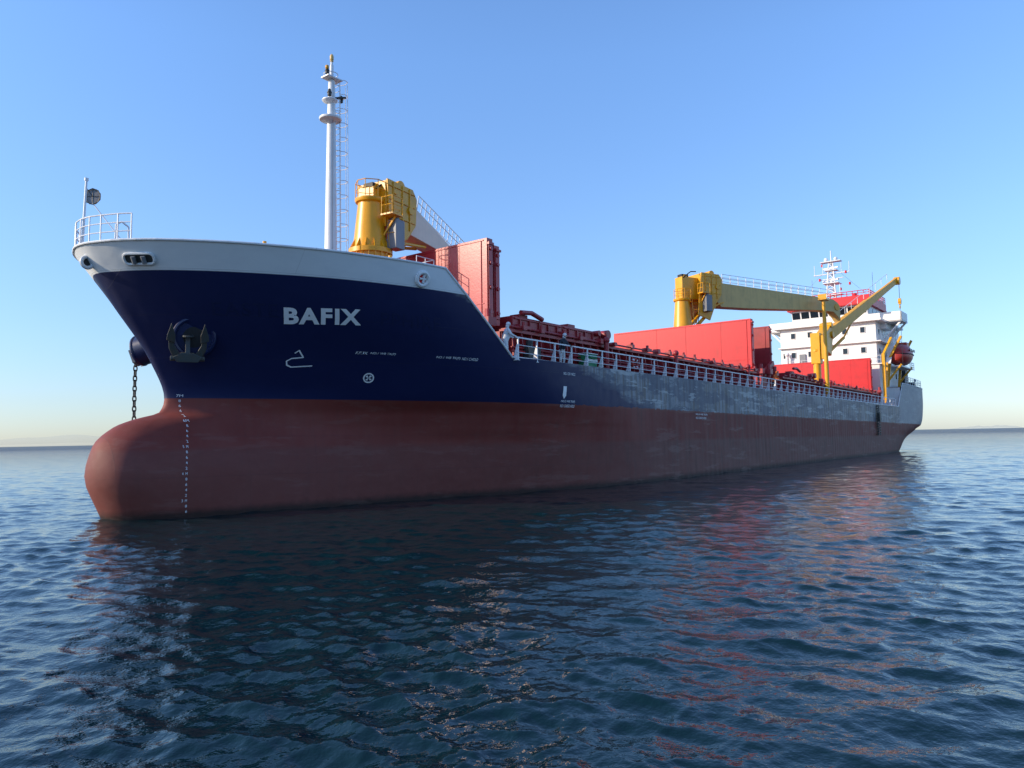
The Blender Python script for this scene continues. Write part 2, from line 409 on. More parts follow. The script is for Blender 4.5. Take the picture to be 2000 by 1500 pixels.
for tx,a,b,c,d in (('F.P.TK',7.9,8.35,6.38,6.48),('NO.1 WB TK(P)',8.45,9.45,6.38,6.48),('NO.1 WB TK(P)',11.2,12.3,6.33,6.45),('NO.1 C.HOLD',12.4,13.2,6.33,6.45),('NO.1 CH  NO.2',18.9,19.9,6.02,6.16),('NO.2 WB TK(P)',18.9,20.0,4.62,4.76),('NO.1 CARGO HOLD',18.9,20.0,4.40,4.54),('NO.3 WB TK(P)',34.0,35.8,4.28,4.42),('NO.2 CARGO HOLD',34.0,35.6,4.06,4.20)):
    text(tx,a,b,c,d,'tank_lettering',M['letter'],.01)
warp([[(18.95,5.45),(19.22,5.45),(19.22,4.98),(19.08,4.82),(18.95,4.98)]],'tug_mark',M['letter'],.013)
# ------------------------------------------------------------------ fairleads on the white band
def chock(x,z,rx,rz,name,par=hull,side=-1,fill=M['black'],r=.06):
    P,t,u,n=hframe(x,z,side)
    m=MB(); m.torus(P+n*.03,t,u,rx,r,Rb=rz,n=28); o=m.obj(name,par,M['white'],smooth=True)
    m=MB(); m.cyl(P-n*.06,P+n*.018,rx*.98,n=24)
    m.obj('opening',o,fill); return o
P,t,u,n=hframe(.25,9.42)
def rrect(P,t,u,n,w,h,r,out):
    pts=[]
    for cx,cy,a0 in ((w-r,h-r,0),(-w+r,h-r,90),(-w+r,-h+r,180),(w-r,-h+r,270)):
        for k in range(6):
            a=math.radians(a0+k*18); pts.append(P+t*(cx+r*math.cos(a))+u*(cy+r*math.sin(a))+n*out)
    return pts
m=MB(); m.tube(rrect(P,t,u,n,.55,.2,.16,.03),.05,8,closed=True); fl=m.obj('roller_fairlead',hull,M['white'],smooth=True)
m=MB(); m.prism(rrect(P,t,u,n,.53,.18,.15,-.05),n*.065); m.obj('opening',fl,M['dark'])
for k in (-.18,.18):
    m=MB(); m.cyl(P+t*k-u*.15+n*.07,P+t*k+u*.12+n*.07,.085,n=14); m.obj('roller',fl,M['grey'],smooth=True)
chock(-.70,9.42,.2,.2,'mooring_chock',r=.07); ck=chock(9.4,9.42,.27,.27,'mooring_chock',fill=M['red'],r=.09)
P,t,u,n=hframe(9.4,9.42); m=MB(); m.cyl(P+t*.05-u*.17+n*.04,P+t*.05+u*.17+n*.04,.06); m.cyl(P-t*.15+n*.04,P+t*.15+n*.04,.05); m.obj('chock_bar',ck,M['white'],smooth=True)
for x,z in ((3.4,10.08),(7.9,10.08)):
    m=MB(); m.cyl((x,-hb(x,9.9)+.1,z-.1),(x,-hb(x,9.9)+.1,z+.08),.07); m.obj('bulwark_fitting',ship,M['yellow'])
# ------------------------------------------------------------------ anchors
def bolster(x,z,side,L,R=.74,mt=None):
    P,t,u,n=hframe(x,z,side); n2=Vector((n.x*.6,n.y,n.z*.3)).normalized()
    u2=(Vector((0,0,1))-n2*n2.z).normalized(); t2=u2.cross(n2)
    if t2.x<0: t2=-t2
    m=MB(); m.cyl(P-n2*.5,P+n2*L,R,R*.97,32); m.torus(P+n2*L,t2,u2,R*.89,.085,n=32); o=m.obj('anchor_bolster',hull,mt or M['navy'],smooth=True)
    m=MB(); m.cyl(P+n2*(L-.02),P+n2*(L+.012),R*.5,n=24); m.obj('hawse_hole',o,M['black']); return P+n2*L,t2,u2,n2
P,t,u,n=bolster(2.54,6.84,-1,.16,.80)
P=P-t*.22-u*.10; K=.86
t=t*K; u=u*K; n=n*K
m=MB()
m.beam(P+u*.16-n*.05,P-u*.66+n*.40,.17,.17)
m.torus(P+u*.16+n*.08,t,n,.17,.05,n=16)
m.prism([P+t*a-u*b+n*.20 for a,b in ((-.60,.72),(-.42,.94),(.42,.94),(.60,.72),(.24,.54),(-.24,.54))],n*.34)
m.cyl(P-t*.70-u*.80+n*.36,P+t*.70-u*.80+n*.36,.10)
for sd in (-1,1):
    ln=lambda b:.26+.26*max(0,b+.6)
    arm=[(.28,-.86),(.60,-.74),(.76,-.36),(.78,.10),(.64,.72),(.60,.20),(.54,-.20),(.34,-.56)]
    m.prism([P+t*(sd*a)+u*b+n*ln(b) for a,b in arm],n*.14)
    pal=[(.52,-.10),(.86,.02),(.83,.26),(.66,.80),(.50,.24)]
    m.prism([P+t*(sd*a)+u*b+n*(ln(b)+.14) for a,b in pal],n*.06)
anc=m.obj('anchor',hull,M['anchor'],smooth=False,bevel=.025)
Ps,ts,us,ns=bolster(2.35,6.64,1,.38,.62)
m=MB()
for sd in (-1,1): m.prism([Ps+ts*(sd*a)+us*b+ns*.05 for a,b in ((.1,-.62),(.42,-.50),(.55,0),(.40,-.1),(.2,-.4))],ns*.12)
m.obj('hawse_lip',hull,M['grey'])
m=MB(); zc=6.05; k=0
cx0,cy0=Ps.x-.08,Ps.y+.20
while zc>-.6:
    a=(1,0,0) if k%2 else (.0,1,0)
    m.torus((cx0+.02*math.sin(zc),cy0,zc),a,(0,0,1),.068,.030,n=14,m=6,Rb=.135); zc-=.205; k+=1
m.obj('anchor_chain',ship,M['dark'],smooth=True)
# ------------------------------------------------------------------ railings
def railing(paths,h,name,mat,sp=1.2,bars=(.33,.66,1.0),r=.022,parent=ship,rt=None):
    for pts in paths:
        m=MB()
        pts=[Vector(p) for p in pts]
        for b in bars: m.tube([p+Vector((0,0,h*b)) for p in pts],(rt or r) if b==bars[-1] else r*.8,6)
        for a,c in zip(pts,pts[1:]):
            L=(c-a).length; k=max(1,int(round(L/sp)))
            for i in range(k): m.cyl(a+(c-a)*i/k,a+(c-a)*i/k+Vector((0,0,h)),r,n=6)
        m.cyl(pts[-1],pts[-1]+Vector((0,0,h)),r,n=6)
        o=m.obj(name,parent,mat,smooth=True)
    return o
bowp=[(x,-hb(x,9.95)+.03,10) for x in (-.12,-.4,-.7,-.88)]+[(-.95,0,10)]+[(x,hb(x,9.95)-.03,10) for x in (-.88,-.7,-.4,-.12)]
railing([bowp],.98,'bow_railing',M['rail'],.7,(.35,.68,1.0),.026)
m=MB(); m.cyl((-.88,0,9.9),(-.80,0,12.5),.05,.04); 
m.box(-.86,-.74,-.04,.04,12.45,12.56)
bs=m.obj('bow_staff',ship,M['rail'],smooth=True)
m=MB(); m.tube([(-.15,-.9,9.2),(-.1,-.9,10.8),(.1,-.9,10.95),(.35,-.9,10.8),(.4,-.9,9.2)],.035,8); m.obj('access_handrail',ship,M['rail'],smooth=True)
axr=Vector((.617,-.787,0))
C=Vector((-.42,-.02,11.95))-axr*.16; rr=.31
m=MB(); m.prism([C+axr*rr*math.cos(i*math.pi/4+.39)+Vector((0,0,1))*rr*math.sin(i*math.pi/4+.39) for i in range(8)],Vector((.787,.617,0))*.02)
bal=m.obj('day_shape',bs,M['grey'])
m=MB(); m.torus(C-Vector((.02,.02,0)),axr,(0,0,1),.30,.02,n=8,m=5)
m.tube([C+axr*.28,C-axr*.28],.012); m.tube([C+Vector((0,0,.28)),C-Vector((0,0,.28))],.012); m.tube([C,Vector((-.8,0,12.2))],.012)
m.obj('day_shape_frame',bal,M['dark'])
m=MB(); m.cyl(tuple(C-Vector((0,0,.25))),(.35,-.9,10.0),.022,n=6); m.obj('staff_brace',bs,M['rail'])
# ------------------------------------------------------------------ foremast
m=MB(); m.lathe((10.4,0,0),[(.42,8.9),(.40,9.4),(.32,10.5),(.27,14),(.21,18.4),(.16,20.4),(.10,20.5),(.09,21.2),(.06,21.3),(.05,21.6)],20)
mast=m.obj('foremast',ship,M['white'],smooth=True)
m=MB(); m.lathe((10.3,-.05,18.45),[(.05,-.30),(.26,-.10),(.52,-.04),(.54,0),(.54,.06),(.50,.06),(.46,.01),(.1,.01)],20); m.obj('mast_platform',mast,M['white'],smooth=True)
m=MB(); m.box(9.95,10.85,-.3,.25,20.5,20.56); m.torus((10.35,0,20.75),(1,0,0),(0,1,0),.34,.02,n=16,m=5); m.obj('mast_platform',mast,M['white'],smooth=True)
m=MB(); m.lathe((10.3,0,19.4),[(.05,-.2),(.35,-.04),(.38,0),(.38,.04),(.1,.04)],16); m.obj('mast_platform',mast,M['white'],smooth=True)
for p in ((10.05,-.28,19.6),(10.9,-.1,19.6),(10.05,-.1,20.75)):
    m=MB(); m.lathe(p,[(.07,-.12),(.10,-.10),(.10,.02),(.12,.03),(.12,.07),(.08,.12),(.08,.2),(.03,.24)],12); m.obj('navigation_light',mast,M['dark'],smooth=True)
m=MB(); m.cyl((10.35,0,19.55),(11.0,-.35,19.7),.05); m.obj('light_bracket',mast,M['dark'],smooth=True)
m=MB(); m.lathe((10.0,-.15,20.85),[(.05,0),(.09,.05),(.09,.16),(.04,.2)],10); m.obj('mast_lamp',mast,M['yellow'],smooth=True)
m=MB(); m.lathe((10.4,0,21.4),[(.06,0),(.09,.04),(.07,.09),(.10,.13),(.09,.22),(.1,.26),(.07,.36),(.03,.4)],12); m.obj('mast_lamp',mast,M['tan'],smooth=True)
m=MB()
lx=10.84
for y in (-.20,.20): m.tube([(lx,y,9.0),(lx-.10,y,20.4)],.026)
z=9.2
while z<20.4:
    m.cyl((lx-.1*(z-9)/11.6,-.2,z),(lx-.1*(z-9)/11.6,.2,z),.015,n=5); z+=.27
z=11.2
while z<20.7:
    xx=lx-.1*(z-9)/11.6
    m.tube([(xx,-.2,z),(xx+.2,-.34,z),(xx+.42,-.28,z),(xx+.52,0,z),(xx+.42,.28,z),(xx+.2,.34,z),(xx,.2,z)],.019,5); z+=.72
for q in ((.42,-.28),(.52,0),(.42,.28)): m.tube([(lx+q[0],q[1],11.2),(lx+q[0]-.1,q[1],20.4)],.016,5)
for z in (11,13,15,17,19): m.cyl((10.5,0,z),(lx,-.2,z),.02,n=5); m.cyl((10.5,0,z),(lx,.2,z),.02,n=5)
m.obj('mast_ladder',mast,M['rail'],smooth=True)
m=MB(); m.tube([(9.9,-.3,10.0),(9.9,-.3,11.0)],.04); m.sphere((9.9,-.3,11.05),.13); m.obox((9.9,-.3,10.75),(.08,0,0),(0,.08,0),(0,0,.1)); m.tube([(9.8,-.3,10.1),(10.3,-.2,10.7)],.03); m.obj('mast_horn',mast,M['white'],smooth=True)
m=MB(); m.tube([(10.25,-.3,9.2),(10.25,-.3,20.2)],.012,5); m.obj('mast_cable',mast,M['grey'])
# ------------------------------------------------------------------ cranes
def crane(x,y,bear,L,pitch,dz,jm,prof,hz=0.,hs_=0.):
    T=Matrix.Translation((x,y,0))@Matrix.Rotation(math.radians(bear),4,'Z')
    T2=T@Matrix.Translation((hs_,0,0))
    zt=15.6+dz
    m=MB(T); m.lathe((0,0,0),[(1.0,6.4),(1.0,11.75),(1.12,11.8),(1.12,11.98),(.98,12.0),(.98,12.25),(1.12,12.27),(1.12,12.5),(.90,12.58),(.84,13.0),(.64,zt-.2),(.76,zt-.15),(.80,zt-.05),(.80,zt+.03),(.1,zt+.05)],32)
    for i in range(20):
        a=i*2*math.pi/20; m.cyl((1.05*math.cos(a),1.05*math.sin(a),11.9),(1.05*math.cos(a),1.05*math.sin(a),12.36),.035,n=6)
    for i in range(14):
        a=i*2*math.pi/14; m.prism([(.88*math.cos(a),.88*math.sin(a),12.5),(1.10*math.cos(a),1.10*math.sin(a),12.5),(.84*math.cos(a),.84*math.sin(a),13.0)],(-.03*math.sin(a),.03*math.cos(a),0))
    o=m.obj('crane',ship,M['yellow'],smooth=True)
    b=zt+hz
    m=MB(T2)
    lo_=1.75+max(0,hz-.3)
    side=[(.55-hs_*.5,b-lo_),(1.5,b-lo_-.45),(2.2,b-1.9),(2.95,b-1.0),(3.05,b+.45),(2.7,b+.92),(.6,b+.95)]
    for s in (-1,1):
        m.prism([(q,s*.88,w) for q,w in side],(0,s*.12,0))
        m.cyl((2.45,s*.9,b-.3),(2.45,s*1.10,b-.3),.22,n=20); m.cyl((1.2,s*.95,b+.4),(1.2,s*1.06,b+.4),.16,n=16)
        for q in (1.0,1.75,2.35): m.box(q,q+.07,min(s*1.0,s*1.06),max(s*1.0,s*1.06),b-1.4,b+.88)
        for w in (-.95,-.1,.6): m.box(.65,2.85,min(s*1.0,s*1.05),max(s*1.0,s*1.05),b+w,b+w+.06)
    m.box(.6,2.7,-.88,.88,b-1.5,b+.85); m.box(.62,2.7,-.88,.88,b+.7,b+.9)
    m.cyl((2.1,-.7,b+1.0),(2.1,.7,b+1.0),.3,n=20)
    m.box(-.35-hs_,.75,-.5,.5,zt+.05,b+.5); m.cyl((.15-hs_,-.35,b+.55),(.15-hs_,.35,b+.55),.24,n=16)
    h=m.obj('crane_house',o,M['yellow'],smooth=True,bevel=.03)
    m=MB(T2); m.box(.65,1.35,-1.5,-.9,b-2.7,b-1.2); m.box(.75,1.1,-1.35,-1.0,b-1.2,b-.9); m.obj('hydraulic_cabinet',o,M['grey'],bevel=.03)
    m=MB(T2); m.box(.1,.95,-1.7,-.95,b-1.1,b-1.02); m.beam((.5,-.75,b-2.1),(.6,-1.5,b-1.1),.08,.08); m.obj('crane_platform',o,M['yellow'])
    railing([[tuple(T2@Vector(p)) for p in ((.12,-1.0,b-1.02),(.12,-1.68,b-1.02),(.95,-1.68,b-1.02))],[tuple(T@Vector(p)) for p in ((.5,.7,zt+.05),(-.3,.75,zt+.05),(-.75,.2,zt+.05),(-.75,-.3,zt+.05),(-.3,-.75,zt+.05),(.4,-.75,zt+.05))]],.85,'crane_railing',M['yellow'] ,.6,(.5,1.0),.024,parent=o)
    m=MB(T)
    ca=math.radians(-60-bear)
    dd=Vector((math.cos(ca),math.sin(ca),0)); pp=Vector((-dd.y,dd.x,0))
    def cp(r,w,z): q=dd*r+pp*w; return (q.x,q.y,z)
    for s in (-.2,.2): m.tube([cp(1.06,s,12.6),cp(.84,s,zt+.8)],.02,5)
    z=12.7
    while z<zt+.6:
        r_=1.06-.22*(z-12.6)/(zt-11.8); m.cyl(cp(r_,-.2,z),cp(r_,.2,z),.014,n=5); z+=.28
    z=13.3
    while z<zt: m.tube([cp(.95,-.25,z),cp(1.3,-.36,z),cp(1.57,0,z),cp(1.3,.36,z),cp(.95,.25,z)],.014,5); z+=.6
    m.obj('crane_ladder',o,M['yellow'])
    m=MB(T); m.tube([(.5,-.9,12.6),(.95,-1.0,13.0),(1.1,-1.0,b-2.6)],.035); m.obj('hydraulic_hose',o,M['black'])
    m=MB(T); m.tube([(-.2,-.5,b+.4),(.3,-.6,b+.8),(.6,-.6,b+1.0),(1.2,-.6,b+1.05)],.05); m.obj('hydraulic_hose',o,M['black'])
    m=MB(T); m.box(-.2,.55,-.3,.3,b+.5,b+.78); m.obj('slip_ring_box',o,M['black'])
    p=math.radians(pitch); r0=Vector((2.3,0,b-.35)); d=Vector((math.cos(p),0,math.sin(p))); up=Vector((-math.sin(p),0,math.cos(p)))
    m=MB(T2)
    vs=[];fs=[]
    for (q,lo,hi) in prof:
        wd=.55 if q<L-4 else .42
        for yy,zz in ((-wd,lo),(wd,lo),(wd,hi),(-wd,hi)): vs.append(tuple(r0+d*q+up*zz+Vector((0,yy,0))))
    for k in range(len(prof)-1):
        for j in range(4): fs.append((k*4+j,k*4+(j+1)%4,(k+1)*4+(j+1)%4,(k+1)*4+j))
    fs+=[(3,2,1,0),tuple(range(len(vs)-4,len(vs)))]
    m.add(vs,fs)
    j=m.obj('jib',o,jm,bevel=.03)
    m=MB(T2); q=L-.5
    m.cyl(tuple(r0+d*q+up*-.4+Vector((0,-.5,0))),tuple(r0+d*q+up*-.4+Vector((0,.5,0))),.34,n=20); m.obj('jib_sheave',j,M['yellow'],smooth=True)
    for sgn in (-1,1):
        m=MB(T2)
        a=r0+d*1.2+up*prof[1][2]; e=r0+d*(L-2.0)+up*prof[3][2]
        pts=[a+(e-a)*i/14+Vector((0,sgn*.5,0)) for i in range(15)]
        for h2 in (.45,.85): m.tube([q+up*h2 for q in pts],.026,5)
        for q in pts: m.cyl(q,q+up*.85,.032,n=5)
        m.obj('jib_railing',j,M['rail'])
    for s in (-.62,.62):
        m=MB(T2)
        m.cyl((.75-hs_,s,12.75),(2.4,s,b-2.0),.16,n=14); m.cyl((2.4,s,b-2.0),tuple(r0+d*2.6+up*-.7+Vector((0,s*.5,0))),.09,n=12)
        m.obj('luffing_cylinder',o,M['yellow'],smooth=True)
    return o
L=8.6
cr1=crane(13.0,.1,8,L,-14,-.5,M['cream'],[(0,-.8,.8),(1,-.8,.85),(4.2,-.38,.36),(L-3,-.3,.3),(L-1,-.3,.3),(L-.3,-.55,0),(L,-.8,-.4)],0.1,-.45)
cr1['label']='yellow deck crane with pale lowered jib beside the foremast'
L=17.2; k_=1.5
cr2=crane(51.4,1.3,-24.5,L,-.5,-.1,M['tan'],[(0,-.5*k_,.6),(1.0,-1.1*k_,.62),(4.5,-1.02*k_,.56),(L-3,-.62*k_,.44),(L-1.0,-.62*k_,.38),(L-.3,-.95*k_,.05),(L,-1.2*k_,-.5)],1.55,.9)
cr2['label']='yellow deck crane with raised tan box jib'
railing([[(13.0,-3.2,8.9),(14.2,-3.2,8.9),(14.2,-1.5,8.9)]],2.8,'forecastle_railing',M['rail'],.6,(.72,.86,1.0),.024)
m=MB(); m.lathe((66.0,-7.0,0),[(.24,6.45),(.22,7.0),(.18,16.5)],16); m.box(65.5,66.7,-7.4,-6.6,16.45,16.58); m.box(65.5,65.58,-7.4,-6.6,16.55,17.0)
m.obj('jib_rest_post',ship,M['yellow'],smooth=True)
# ------------------------------------------------------------------ hatch coamings and covers
def coaming(x0,x1):
    m=MB()
    for s in (-1,1):
        m.box(x0,x1,s*6.25-.06,s*6.25+.06,6.45,8.0)
        m.box(x0-.1,x1+.1,s*6.45-.22,s*6.45+.2,7.98,8.12)
        m.box(x0,x1,s*6.36-.10,s*6.36+.08,7.28,7.36)
        x=x0+.4
        while x<x1:
            m.prism([(x,s*6.31,6.5),(x,s*6.78,6.5),(x,s*6.62,7.97),(x,s*6.31,7.97)],(.05,0,0)); x+=.78
    m.box(x0-.06,x0+.06,-6.25,6.25,6.45,8.0); m.box(x1-.06,x1+.06,-6.25,6.25,6.45,8.0)
    o=m.obj('hatch_coaming',ship,M['dred'])
    m=MB(); m.tube([(x0,-6.75,8.22),(x1,-6.75,8.22)],.05); m.tube([(x0,-6.95,7.0),(x1,-6.95,7.0)],.06); m.tube([(x0,-6.9,7.2),(x1,-6.9,7.2)],.035); m.obj('hydraulic_pipe',o,M['dred'])
    x=x0+1
    while x<x1:
        m=MB(); m.box(x,x+.28,-6.9,-6.5,8.12,8.3+.12*random.random()); 
        if random.random()<.6: m.cyl((x+.14,-6.8,8.12),(x+.14,-6.8,8.52),.09)
        if random.random()<.5: m.obox((x+.3,-6.75,8.28),(.45,0,0),(0,.05,0),(0,0,.07))
        m.obj('cover_cleat',o,M['dred'])
        x+=1.35+random.random()*.8
    return o
coaming(15.6,47.8); coaming(54.2,88.3)
def closed(x0,x1,n,h=.72):
    w=(x1-x0)/n
    for i in range(n):
        a=x0+i*w+.03; b=x0+(i+1)*w-.03
        m=MB(); m.box(a,b,-6.35,6.35,8.14,8.14+h); 
        m.box(a+.1,b-.1,-6.43,-6.35,8.25,8.33) if h>.3 else None
        m.box(a+.1,b-.1,-6.42,-6.35,8.14+h-.15,8.14+h-.06)
        k=a+.5
        while k<b-.2: m.box(k,k+.06,-6.44,-6.35,8.16,8.14+h-.1) if h>.3 else None; k+=.8
        m.cyl((a+.35,-6.3,8.3),(a+.35,-6.62,8.3),.17); m.cyl((b-.35,-6.3,8.3),(b-.35,-6.62,8.3),.17)
        m.box(a+.6,a+1.3,-6.3,-5.7,8.13+h,8.3+h); 
        o=m.obj('hatch_cover',ship,M['dred'],bevel=.02)
    if h>.3:
        m=MB(); m.cyl((x1-.1,-6.7,8.75),(x1-.1,-6.2,8.75),.26,n=20); m.obj('hatch_wheel',o,M['dred'],smooth=True)
        m=MB(); m.cyl((x1-1.0,-6.65,8.75),(x1-1.0,-6.2,8.75),.16,n=16); m.obj('hatch_wheel',o,M['dred'],smooth=True)
        m=MB(); m.tube([(x0+.5,-6.5,9.05),(x0+1.4,-6.5,9.12),(x0+2.3,-6.5,8.9)],.12,10); m.obj('lifting_arm',o,M['dred'],smooth=True)
closed(16.4,25.0,2); closed(57,63.5,1,h=.55)
closed(38.5,46.8,1,h=.12); closed(76,86,1,h=.12)
def panel(x,mat,tops=12.6,bot=8.15,th=.38,seg=2,y0=-6.0,y1=6.4,gap=.06):
    for k in range(seg):
        a=x+k*(th+gap); b=a+th
        zt=tops-(0 if k==0 else .25); 
        m=MB()
        prof=[(a,bot+(.5 if k==0 else .1)),(a,zt),(b,zt),(b,bot+.1),(a+.12,bot+.1)]
        m.prism([(q[0],y0+.03*k,q[1]) for q in prof],(0,y1-y0,0))
        m.box(a+.06,b-.06,y0+.03*k-.06,y0+.03*k,bot+.4,zt-.15)
        for z in (bot+.7,bot+1.9,bot+3.1,zt-.5): m.cyl((a+th/2,y0+.03*k,z),(a+th/2,y0+.03*k-.13,z),.1,n=12)
        m.box(a+.02,b-.02,y0-.12,y0,zt-.32,zt-.2)
        if k==0:
            for yy in (-3.4,-.2,2.6): m.box(a-.014,a,yy,yy+.04,bot+.6,zt-.04)
            m.tube([(a-.02,y0+.35,bot+.6),(a-.02,y0+.35,zt-.1)],.022,5)
            m.box(a-.03,a,y0+.2,y1-.2,zt-.12,zt-.07)
            m.box(a-.02,a,y0+.2,y1-.2,bot+1.1,bot+1.15)
        o=m.obj('hatch_cover',ship,mat,bevel=.02)
panel(14.95,M['mred'],12.5,8.2,.42,2,gap=.14)
panel(48.75,M['red'],12.65,8.15,.5,1,y1=7.0); panel(53.0,M['dred'],12.5,8.15,.4,1,y0=-6.0)
panel(89.0,M['red'],12.6,8.3,.45,1,y0=-5.7); 
for x,y in ((49.6,-6.4),(52.6,-6.5),(50.6,-6.7),(88.7,-6.7),(14.4,-6.5)):
    m=MB(); m.cyl((x,y,6.45),(x,y,8.9),.16); m.box(x-.3,x+.3,y-.25,y+.25,8.1,8.5); m.obj('hatch_jack',ship,M['dred'],smooth=True)
m=MB(); m.beam((50.2,-6.3,8.0),(52.7,-6.3,9.2),.3,.4); m.box(49.3,53,-6.2,6.2,6.5,7.9); m.obj('cross_deck_structure',ship,M['dred'])
for x in (24.3,33,45.5,64.5,67.5,84):
    m=MB(); m.cyl((x,-6.9,6.5),(x,-6.9,8.3),.14); m.sphere((x,-6.9,8.35),.2); m.obj('deck_vent',ship,M['dred'],smooth=True)
m=MB(); m.box(21.6,22.7,-7.25,-6.75,6.45,7.35); m.cyl((21.8,-7.3,7.2),(22.5,-7.3,7.2),.12)
gb=m.obj('deck_locker',ship,M['green'],bevel=.03); m=MB(); m.box(21.6,22.7,-7.28,-7.255,6.95,7.1); m.box(21.58,22.72,-7.3,-6.72,7.355,7.4); m.obj('locker_lid',gb,M['white'])
m=MB(); m.box(16.6,17.6,-7.2,-6.8,6.45,7.3); m.cyl((16.9,-7.0,7.3),(16.9,-7.0,7.6),.18); m.obj('mooring_winch',ship,M['dark'],bevel=.03)
def lifebuoy(x,z):
    m=MB(); m.torus((x,-7.42,z),(1,0,0),(0,0,1),.28,.07,n=24); o=m.obj('lifebuoy',ship,M['orange'],smooth=True)
    for a in range(4):
        c=(x+.28*math.cos(a*math.pi/2+.8),-7.42,z+.28*math.sin(a*math.pi/2+.8)); m=MB(); m.sphere(c,.085,.085,.085,8,6); m.obj('reflective_band',o,M['white'])
lifebuoy(26.6,7.15); lifebuoy(60.5,7.15)
# ------------------------------------------------------------------ main deck railing
m=MB(); m.beam((15.2,-7.52,7.55),(93.2,-7.52,7.55),.07,.06)
rl=m.obj('deck_railing',ship,M['rail'])
for z in (6.85,7.2):
    m=MB(); m.tube([(15.2,-7.53,z),(93.2,-7.53,z)],.018,6)
    m.obj('middle_rail',rl,M['rail'])
m=MB(); 
m.box(-.03,.03,-.065,-.0,0,1.04); m.prism([(-.018,.0,0),(-.018,.30,0),(-.018,.25,.08),(-.018,.05,.70),(-.018,0,.78)],(.036,0,0)); m.box(-.08,.08,-.08,.30,0,.03)
st=m.obj('stanchion',rl,M['rail']); st.location=(15.3,-7.5,6.48)
for i in range(1,53):
    o=st.copy(); o.parent=rl; o.location=(15.3+i*1.495,-7.5,6.48); COL.objects.link(o)
# ------------------------------------------------------------------ accommodation
HX=91.6
m=MB(); m.box(HX,106,-6.2,6.2,6.5,12.0); m.box(HX+.3,105,-5.9,6.2,12.0,17.6)
hs=m.obj('superstructure',ship,M['bwhite'],bevel=.04)
m=MB()
for z in (12.0,14.9): m.box(HX-.15,106.2,-6.5,6.4,z,z+.12)
m.box(HX-.5,104,-6.7,6.9,17.55,17.8); m.obj('house_deck_edge',hs,M['bwhite'])
m=MB(); 
m.prism([(HX+.6,-4.9,17.8),(HX+.9,-4.9,18.7),(HX+.55,-4.9,19.9),(101,-4.9,19.9),(101,-4.9,17.8)],(0,9.6,0))
br=m.obj('wheelhouse',hs,M['bwhite'],bevel=.03)
nn_=Vector((-1.2,0,-.35)).normalized()
for i in range(8):
    y=-4.75+i*1.19
    m=MB(); m.obox(Vector((HX+.725,y+.52,19.3)),nn_*.03,(0,.50,0),(-.125,0,.43)); w=m.obj('bridge_window',br,M['glass'])
for i in range(4):
    m=MB(); m.box(HX+1.4+i*2.0,HX+2.9+i*2.0,-4.94,-4.88,18.8,19.6); m.obj('bridge_window',br,M['glass'])
m=MB(); m.box(HX+.1,101.3,-5.3,5.1,19.9,20.1); m.prism([(HX+.05,-5.3,20.0),(HX+.35,-5.3,21.1),(HX+.65,-5.3,21.1),(HX+.65,-5.3,20.0)],(0,10.4,0)); m.box(HX+.66,101,-5.3,-5.2,20.1,20.9); m.obj('wheelhouse_roof',br,M['red'])
for s in (-1,1):
    m=MB()
    y0,y1=(5.0*s,8.5*s); a,b=min(y0,y1),max(y0,y1)
    m.box(94.2,97.6,a,b,17.6,17.78); m.box(94.1,94.2,a,b,17.7,18.85); m.box(94.1,97.6,(b-.1 if s>0 else a),(b if s>0 else a+.1),17.7,18.85)
    for x in (94.6,97.2): m.beam((x,5.9*s,15.0),(x,8.3*s,17.6),.22,.22)
    m.box(94.4,97.4,min(5.9*s,6.6*s),max(5.9*s,6.6*s),16.8,17.6)
    m.obj('bridge_wing',hs,M['bwhite'],bevel=.02)
m=MB(); m.box(HX-.45,HX-.37,-6.6,6.8,17.75,18.4); m.obj('bridge_front_bulwark',hs,M['bwhite'])
for zz,ys in ((16.2,(-4.6,-2.4,-.2,2.0,4.2)),(13.6,(-4.6,-2.4,-.2,2.0,4.2,5.3))):
    for y in ys:
        m=MB(); m.box(HX+.24,HX+.30,y,y+.55,zz,zz+.7); w=m.obj('window',hs,M['glass'])
        m=MB(); m.tube([(HX+.25,y-.03,zz-.03),(HX+.25,y+.58,zz-.03),(HX+.25,y+.58,zz+.73),(HX+.25,y-.03,zz+.73)],.035,6,closed=True); m.obj('window_frame',w,M['bwhite'])
for zz,x1 in ((16.0,104),(13.5,104),(10.6,104)):
    x=HX+1.6
    while x<x1:
        yy=-5.9 if zz>12 else -6.2
        m=MB(); m.box(x,x+.5,yy-.03,yy+.02,zz,zz+.65); m.obj('window',hs,M['glass']); x+=2.4
railing([[(HX-.1,-6.4,12.1),(HX-.1,6.3,12.1)],[(HX+1,-6.4,15.0),(104,-6.4,15.0)]],1.0,'house_railing',M['rail'],1.0,(.5,1.0),.025,parent=hs)
railing([[(101,-5.2,20.9),(HX+.8,-5.2,20.9),(HX+.8,5.0,20.9)]],.9,'roof_railing',M['red'],.7,(.3,.65,1.0),.045,parent=hs)
m=MB(); m.box(101.8,105.2,-2.6,2.6,17.6,22.0); m.box(102.0,105.0,-2.4,2.4,22.0,22.4); m.cyl((103,-.8,22.3),(103.3,-.8,23.4),.3); m.cyl((104,.8,22.3),(104.3,.8,23.2),.25)
m.obj('funnel',hs,M['red'],bevel=.08)
m=MB(); m.box(97.5,101.4,-4.8,4.0,20.1,21.4); m.obj('roof_locker',hs,M['red'],bevel=.05)
m=MB(); m.cyl((HX-.3,5.2,12.1),(HX-.3,5.2,14.0),.2); m.sphere((HX-.3,5.2,14.05),.32); m.obj('deck_vent',hs,M['bwhite'],smooth=True)
m=MB(); m.box(HX+.1,HX+.28,2.9,3.7,12.15,14.0); m.obj('door',hs,M['grey'])
